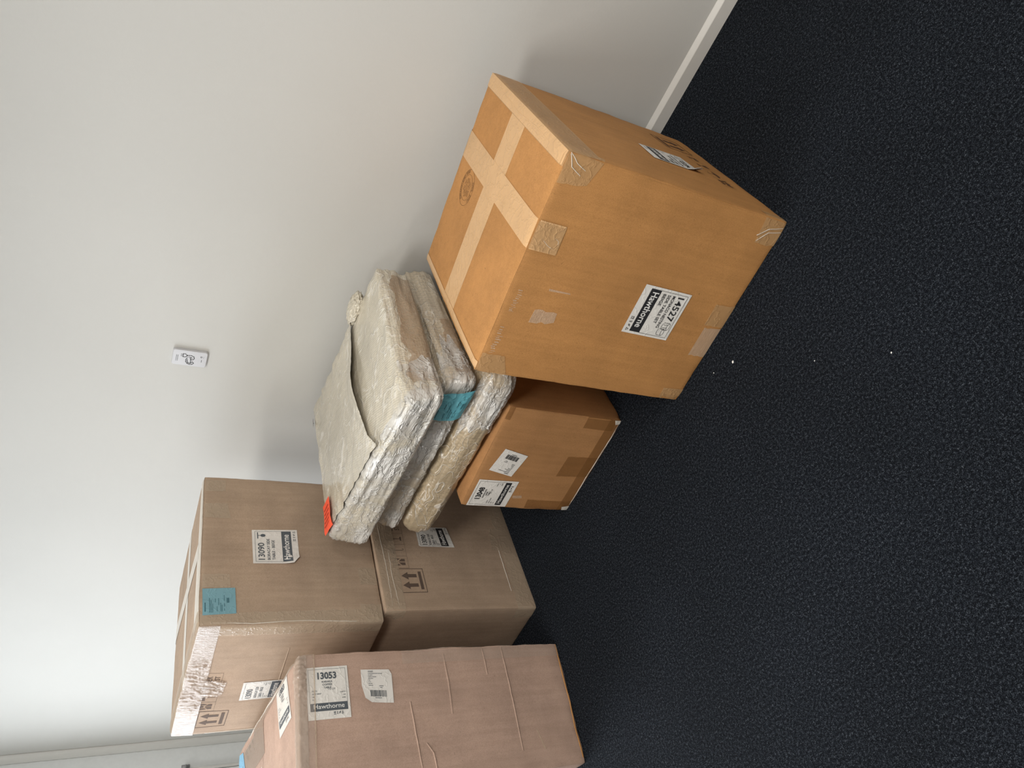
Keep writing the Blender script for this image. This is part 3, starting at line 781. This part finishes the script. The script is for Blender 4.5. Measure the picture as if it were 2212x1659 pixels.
crease(E, 'F', [(.02, .007), (.12, .010), (.2, .006), (.33, .009), (.415, .006)], .003, .003, 'card_orange', 'torn_edge')
crease(E, 'F', [(.416, .03), (.417, .3), (.415, .6), (.417, .94)], .002, .002, 'card_pink', 'worn_edge')
crease(E, 'T', [(.03, .008), (.15, .012), (.28, .007), (.40, .011)], .004, .005, 'tape_clear', 'tape_crease')
crease(E, 'T', [(.410, .05), (.404, .3), (.411, .55), (.405, .8)], .003, .004, 'tape_white', 'tape_crease')
crease(C, 'L', [(.005, .10), (.008, .3), (.004, .5)], .002, .003, 'tape_white', 'tape_wrinkle')
crease(C, 'F', [(.650, .03), (.652, .3), (.650, .58)], .0016, .001, 'card_grey', 'worn_edge')
crease(B, 'F', [(.465, .03), (.463, .2), (.466, .40)], .0022, .0018, 'card_orange2', 'worn_edge')
crease(B, 'F', [(.02, .004), (.2, .006), (.45, .004)], .0025, .0025, 'tape_white', 'torn_edge')

# ================================================================ wrapped parcels
class Parcel:
    """eight world corners (b = bottom, t = top; FL, FR, BR, BL) -> soft wrapped slab"""
    def __init__(s, name, label, bot, top, rad, mat, seed=0, amp=.004, group=None, cell=.0075, pill=.01):
        s.b, s.t, s.rad, s.seed, s.amp, s.pill = [Vector(p) for p in bot], [Vector(p) for p in top], rad, seed * 7.3, amp, pill
        s.base = sum(s.b, Vector()) / 4; s.base.z = min(p.z for p in s.b)
        s.root = thing(name, label, 'parcel', s.base, 0, group)
        s.W = (s.b[1] - s.b[0]).length; s.D = (s.b[3] - s.b[0]).length; s.H = (s.t[0] - s.b[0]).length
        s.dim = (s.W, s.D, s.H)
        s.skin(mat, cell)
    def tri(s, p):
        u, v, w = p[0] / s.W, p[1] / s.D, p[2] / s.H
        lo = s.b[0].lerp(s.b[1], u).lerp(s.b[3].lerp(s.b[2], u), v); hi = s.t[0].lerp(s.t[1], u).lerp(s.t[3].lerp(s.t[2], u), v)
        return lo.lerp(hi, w) - s.base
    def surf(s, p, off=0.0, k=1.0):
        r = s.rad; q = [min(max(p[i], r[i]), s.dim[i] - r[i]) for i in range(3)]
        n = Vector([(p[i] - q[i]) / r[i] for i in range(3)]); n.normalize()
        P = Vector([q[i] + n[i] * r[i] for i in range(3)]); X = Vector(p)
        m = 1.0
        for i in range(3):
            if abs(n[i]) < .5: m *= math.sin(PI * min(max(p[i] / s.dim[i], 0), 1)) ** .6
        dsp = s.pill * m * (.3 + .8 * noise.noise(X * 4 + Vector((s.seed, 0, 0))))
        # long soft folds along the sides, sharper crumple near the corners
        e = sorted(min(p[i], s.dim[i] - p[i]) for i in range(3))[1]
        A = .55 + 1.5 * math.exp(-e / .05)
        g = Vector((X.x * 3.6, X.y * 3.6, X.z * 34)) if abs(n.z) < .6 else Vector((X.x * 13, X.y * 6, X.z * 9))
        n1 = 1 - abs(noise.noise(g + Vector((0, s.seed, 0)))) * 2.4
        n2 = 1 - abs(noise.noise(X * 31 + Vector((s.seed, 2, 5)))) * 2.2
        dsp += s.amp * k * A * (1.25 * n1 + .12 * n2 - .6)
        if p[2] < r[2] * .6: dsp = min(dsp, .0)
        P += n * (dsp + off)
        return s.tri(P)
    def skin(s, mat, st):
        V = {}; F = []; W, Dp, Hh = s.dim
        faces = {'F': (W, Hh, lambda u, v: (u, 0, v)), 'R': (Dp, Hh, lambda u, v: (W, u, v)), 'B': (W, Hh, lambda u, v: (W - u, Dp, v)),
                 'L': (Dp, Hh, lambda u, v: (0, Dp - u, v)), 'T': (W, Dp, lambda u, v: (u, v, Hh)), 'U': (W, Dp, lambda u, v: (u, Dp - v, 0))}
        for U, X, fn in faces.values():
            nu, nv = max(3, round(U / st)), max(3, round(X / st))
            idx = []
            for j in range(nv + 1):
                row = []
                for i in range(nu + 1):
                    p = fn(U * i / nu, X * j / nv); key = tuple(round(c, 4) for c in p)
                    if key not in V: V[key] = (len(V), s.surf(p))
                    row.append(V[key][0])
                idx.append(row)
            for j in range(nv):
                for i in range(nu): F.append((idx[j][i], idx[j][i + 1], idx[j + 1][i + 1], idx[j + 1][i]))
        vs_ = [v for _, v in sorted(V.values(), key=lambda t: t[0])]
        link('bubble_wrap', mesh('bubble_wrap', vs_, F), mat, s.root)
    def patch(s, name, fn, nu, nv, mat, off=.003, k=1.0, label=None, seed=1, crumple=.003, hole=None, rag=0.0):
        V = []; F = []
        for j in range(nv + 1):
            for i in range(nu + 1):
                a_, b_ = i / nu, j / nv
                if rag:
                    a_ += (a_ - .5) * 2 * rag * noise.noise(Vector((b_ * 7, seed * 3.1, a_ > .5)))
                p = fn(a_, b_); X = Vector(p)
                c = crumple * (1 - 2 * abs(noise.noise(X * 42 + Vector((seed, 0, 0))))) + crumple * .6 * (1 - 2 * abs(noise.noise(X * 95 + Vector((0, seed, 0)))))
                V.append(s.surf(p, off + (hole(i / nu, j / nv) if hole else 0) + max(0, c), k))
        for j in range(nv):
            for i in range(nu):
                a = j * (nu + 1) + i; F.append((a, a + 1, a + nu + 2, a + nu + 1))
        return link(name, mesh(name, V, F), mat, s.root, None, label)
    def wrapf(s, u, z):
        """u along the front face (m), z height; z > H folds onto the top, z < 0 under"""
        if z > s.H: return (min(max(u, 0), s.W), min(z - s.H, s.D), s.H)
        if u > s.W: return (s.W, min(u - s.W, s.D), max(z, 0))
        if u < 0: return (0, min(-u, s.D), max(z, 0))
        return (u, 0, max(z, 0))

P1 = Parcel('wrapped_parcel', 'lowest bubble wrapped parcel of the stack, long and rounded, lying on the small box',
            [(-2.136, 1.478, .4575), (-1.255, 1.470, .4575), (-1.275, 2.06, .4575), (-2.10, 2.06, .4575)],
            [(-2.130, 1.500, .588), (-1.262, 1.485, .588), (-1.28, 2.05, .588), (-2.10, 2.05, .588)], (.075, .055, .05), 'wrap_tan', 1, .0032, pill=.008)
P2 = Parcel('wrapped_parcel', 'middle bubble wrapped parcel of the stack with a turquoise sticker on its front corner',
            [(-2.105, 1.500, .600), (-1.290, 1.478, .600), (-1.385, 2.170, .600), (-2.10, 2.17, .600)],
            [(-2.095, 1.515, .694), (-1.340, 1.495, .700), (-1.400, 2.160, .712), (-2.10, 2.16, .700)], (.03, .025, .028), 'wrap', 2, .0042, pill=.004)
P3 = Parcel('wrapped_parcel', 'uppermost bubble wrapped parcel of the stack with an orange sticker on one corner',
            [(-2.116, 1.434, .722), (-1.304, 1.398, .722), (-1.350, 2.062, .722), (-2.17, 2.15, .722)],
            [(-2.155, 1.482, .845), (-1.335, 1.376, .848), (-1.328, 2.040, .850), (-2.185, 2.165, .848)], (.022, .022, .022), 'wrap_fine', 3, .0032, pill=.004)
# shrink film over the ends and fronts
P3.patch('shrink_film', lambda a, b: P3.wrapf(-.04 + a * (P3.W + .08), P3.H * (.0 + b * 1.22)), 150, 30, 'film', .0015, 1.0, 'shiny crumpled clear film', 3, .0012, rag=.06)
P3.patch('shrink_film', lambda a, b: (P3.W, a * P3.D * .26, P3.H * (b * .98)), 44, 26, 'film', .0015, 1.0, 'shiny crumpled clear film', 8, .0015, rag=.25)
P2.patch('shrink_film', lambda a, b: P2.wrapf(-.04 + a * (P2.W + .22), P2.H * (.0 + b * 1.2)), 170, 26, 'film', .0015, 1.0, 'shiny crumpled clear film', 5, .002, rag=.12)
P1.patch('shrink_film', lambda a, b: P1.wrapf(P1.W - .27 + a * .30, P1.H * (b * 1.15)), 70, 30, 'film', .0015, 1.0, 'shiny crumpled clear film', 6, .0018, rag=.25)
# where the wrap lies tight the brown board inside shows through on the right-hand ends
def tight(P, hi, v0, v1, seed):
    return lambda a, b: (P.W, P.D * (v0 + a * (v1 - v0)) + .012 * noise.noise(Vector((b * 4, seed, 2))), P.H * (.04 + b * (hi - .04 + .16 * noise.noise(Vector((a * 6, seed, 5))) + .06 * noise.noise(Vector((a * 21, seed, 8))))))
P3.patch('inner_board', tight(P3, .68, .12, .93, 3.3), 70, 16, 'board', .0016, 1.0, 'brown board showing through the tight wrap', 2, .0003)
P2.patch('inner_board', tight(P2, .52, .06, .50, 7.7), 50, 14, 'board', .0016, 1.0, 'brown board showing through the tight wrap', 5, .0003)
# loose edge of the wrap folded over the left part of the top parcel
def edge_x(v):      # v = metres from the front of the top face; x of the loose edge
    pts = ((.0, .60), (.10, .545), (.25, .520), (.42, .515), (.58, .535), (.70, .55))
    for (a, x0), (b, x1) in zip(pts, pts[1:]):
        if v <= b: return x0 + (x1 - x0) * (v - a) / (b - a)
    return pts[-1][1]
def flapfn(a, b):
    v = .02 + b * (P3.D - .03)
    return (.012 + a * (edge_x(v) - .012), v, P3.H)
P3.patch('wrap_flap', flapfn, 76, 90, 'wrap_fine', .004, 1.0, 'loose flap of foam wrap with a lifted edge', 4, .001,
         hole=lambda a, b: .020 * math.exp(-((1 - a) / .14) ** 2) * (.16 + .9 * math.exp(-((b - .52) / .22) ** 2)) + .002 + .003 * math.exp(-((1 - a) / .05) ** 2))
# puffed knot of film at the back of the top parcel
def blob(name, parent, c, rad, mat, seed, amp=.25):
    bm = bmesh.new(); bmesh.ops.create_icosphere(bm, subdivisions=5, radius=1)
    for v in bm.verts:
        n = v.co.normalized(); k = 1 + amp * (1 - 2.2 * abs(noise.noise(n * 2.6 + Vector((seed, 0, 0))))) + amp * .3 * noise.noise(n * 9)
        v.co = Vector((c[0] + n.x * rad[0] * k, c[1] + n.y * rad[1] * k, c[2] + n.z * rad[2] * k)) - P3.base
    me = bpy.data.meshes.new(name); bm.to_mesh(me); bm.free(); return link(name, me, mat, parent)
blob('film_knot', P3.root, (-1.555, 2.075, .858), (.060, .040, .020), 'wrap_fine', 2)
# stickers
def parcel_sticker(P, fn, mat, label, pr, prmat, off, lift=None):
    V = []; F = []; n = 22
    for j in range(n + 1):
        for i in range(n + 1): V.append(P.surf(fn(i / n, j / n), off + (lift(i / n, j / n) if lift else 0), .8))
    for j in range(n):
        for i in range(n): a = j * (n + 1) + i; F.append((a, a + 1, a + n + 2, a + n + 1))
    o = link('sticker', mesh('sticker', V, F), mat, P.root, None, label)
    V = [P.surf(fn(x, y), off + .0022 + (lift(x, y) if lift else 0), .8) for x, y in pr.V]
    link('fine_print', mesh('fine_print', V, pr.F), prmat, o, smooth=False)
    return o
parcel_sticker(P2, lambda a, b: P2.wrapf(P2.W - .175 + a * .135, P2.H * (-.08) + (1 - b) * .118), 'blue', 'creased turquoise sticker',
               (lambda k: k)(sticker_print(4)), 'blue_ink', .011, lambda a, b: .004 * a)
k = Draw(); rnd = random.Random(6)
for j in range(5):
    x = .12
    while x < .75: q = rnd.uniform(.03, .09); k.rect(x, .15 + j * .15, x + q, .19 + j * .15); x += q + .02
oq = [Vector((-2.109, 1.630, .85)), Vector((-2.176, 1.611, .85)), Vector((-2.152, 1.480, .85)), Vector((-2.062, 1.488, .85))]
def orange_fn(a, b):
    u = .018 + a * .085; v = .012 + b * .13
    return (u, v, P3.H)
parcel_sticker(P3, orange_fn, 'orange', 'orange sticker with red writing', k, 'red_ink', .016)
P3.patch('tear', lambda a, b: (.004 + a * .022 * (1 - b), P3.D - .12 + b * .06, P3.H), 4, 6, 'tear', .014, 1.0, 'dark tear in the wrap', 3, .001)

# ================================================================ wall plate with a drawing of a plug
def wall_plate():
    X0, X1, Z0, Z1 = -2.047, -1.969, 1.300, 1.422
    t = thing('wall_plate', 'small white blank wall plate with a grey line drawing of a plug, above the boxes', 'wall plate', ((X0 + X1) / 2, WALL_Y, (Z0 + Z1) / 2))
    bm = bmesh.new(); w, h, r = (X1 - X0) / 2, (Z1 - Z0) / 2, .009; rings = []
    def outline(k, y):
        P = []
        for cx, cz, a0 in ((w - r, h - r, 0), (-w + r, h - r, PI / 2), (-w + r, -h + r, PI), (w - r, -h + r, 3 * PI / 2)):
            for i in range(7):
                a = a0 + PI / 2 * i / 6; P.append(bm.verts.new(((cx + r * math.cos(a)) * k, y, (cz + r * math.sin(a)) * k)))
        return P
    for k, y in ((1, -.0005), (1, -.008), (.985, -.0105), (.955, -.0115)): rings.append(outline(k, y))
    for a, b in zip(rings, rings[1:]):
        for i in range(28): bm.faces.new((a[i], a[(i + 1) % 28], b[(i + 1) % 28], b[i]))
    bm.faces.new(rings[-1]); bm.faces.new(rings[0][::-1]); bmesh.ops.recalc_face_normals(bm, faces=bm.faces[:])
    me = bpy.data.meshes.new('cover'); bm.to_mesh(me); bm.free(); link('cover', me, 'plastic', t, smooth=False)
    k = Draw()
    def P(x, y): return (x, y)     # unit frame: x right 0..1, y down 0..1.56 (portrait)
    # text lines at the top
    for y in (.17, .235):
        x = .27
        for q in (.05, .04, .07, .05, .06, .05):
            k.rect(x, y, x + q, y + .022); x += q + .014
    # plug body with two pins, cable loop, and the letter-like base
    k.line([(.62, .38), (.62, .46)], .03); k.line([(.72, .38), (.72, .46)], .03)
    k.line([(.57, .47), (.77, .47), (.77, .56), (.70, .64), (.64, .64), (.57, .56)], .032, 1, True)
    cab = [(.67, .64), (.70, .72), (.70, .84), (.64, .95), (.53, .98), (.45, .93), (.43, .85), (.50, .80), (.56, .84)]
    k.line(cab, .036); k.line([(.60, .72), (.58, .82), (.55, .88)], .032)
    k.line([(.44, .68), (.34, .68), (.22, .72), (.20, .80), (.30, .92), (.22, .98), (.14, .92), (.12, .80), (.16, .70), (.28, .62), (.42, .62), (.55, .66)], .036)
    k.line([(.46, .83), (.34, .83), (.20, .86)], .034)
    k.ring(.68, 1.28, .045, .05, .02, 16); k.rect(.34, 1.30, .50, 1.325); k.rect(.60, 1.38, .72, 1.39)
    V = [(-w + x * 2 * w, -.0121, h - y / 1.56 * 2 * h) for x, y in k.V]
    link('plug_drawing', mesh('plug_drawing', V, k.F), 'plate_ink', t, smooth=False)
wall_plate()

# ================================================================ crumbs of foam on the carpet
def crumb(x, y, s, label, seed):
    bm = bmesh.new(); bmesh.ops.create_icosphere(bm, subdivisions=2, radius=1)
    for v in bm.verts: v.co = v.co * (1 + .35 * noise.noise(v.co * 2 + Vector((seed, 0, 0)))); v.co = Vector((v.co.x * s * 1.5, v.co.y * s, v.co.z * s * .6))
    me = bpy.data.meshes.new('foam_crumb'); bm.to_mesh(me); bm.free()
    o = link('foam_crumb', me, 'white_print'); o.location = (x, y, s * .6); o.rotation_euler = (0, 0, seed); o['label'] = label; o['category'] = 'crumb'
crumb(-.900, 1.268, .0030, 'white foam crumb on the carpet close to the golden box, largest of the crumbs', 1.0)
crumb(-.975, 1.299, .0014, 'tiny white foam crumb on the carpet, closest to the edge of the golden box', 2.0)
crumb(-.704, 1.064, .0013, 'tiny white foam crumb on the open carpet, middle of the three tiny ones', 3.0)
crumb(-.548, .925, .0016, 'tiny white foam crumb on the open carpet, farthest from all the boxes', 4.0)
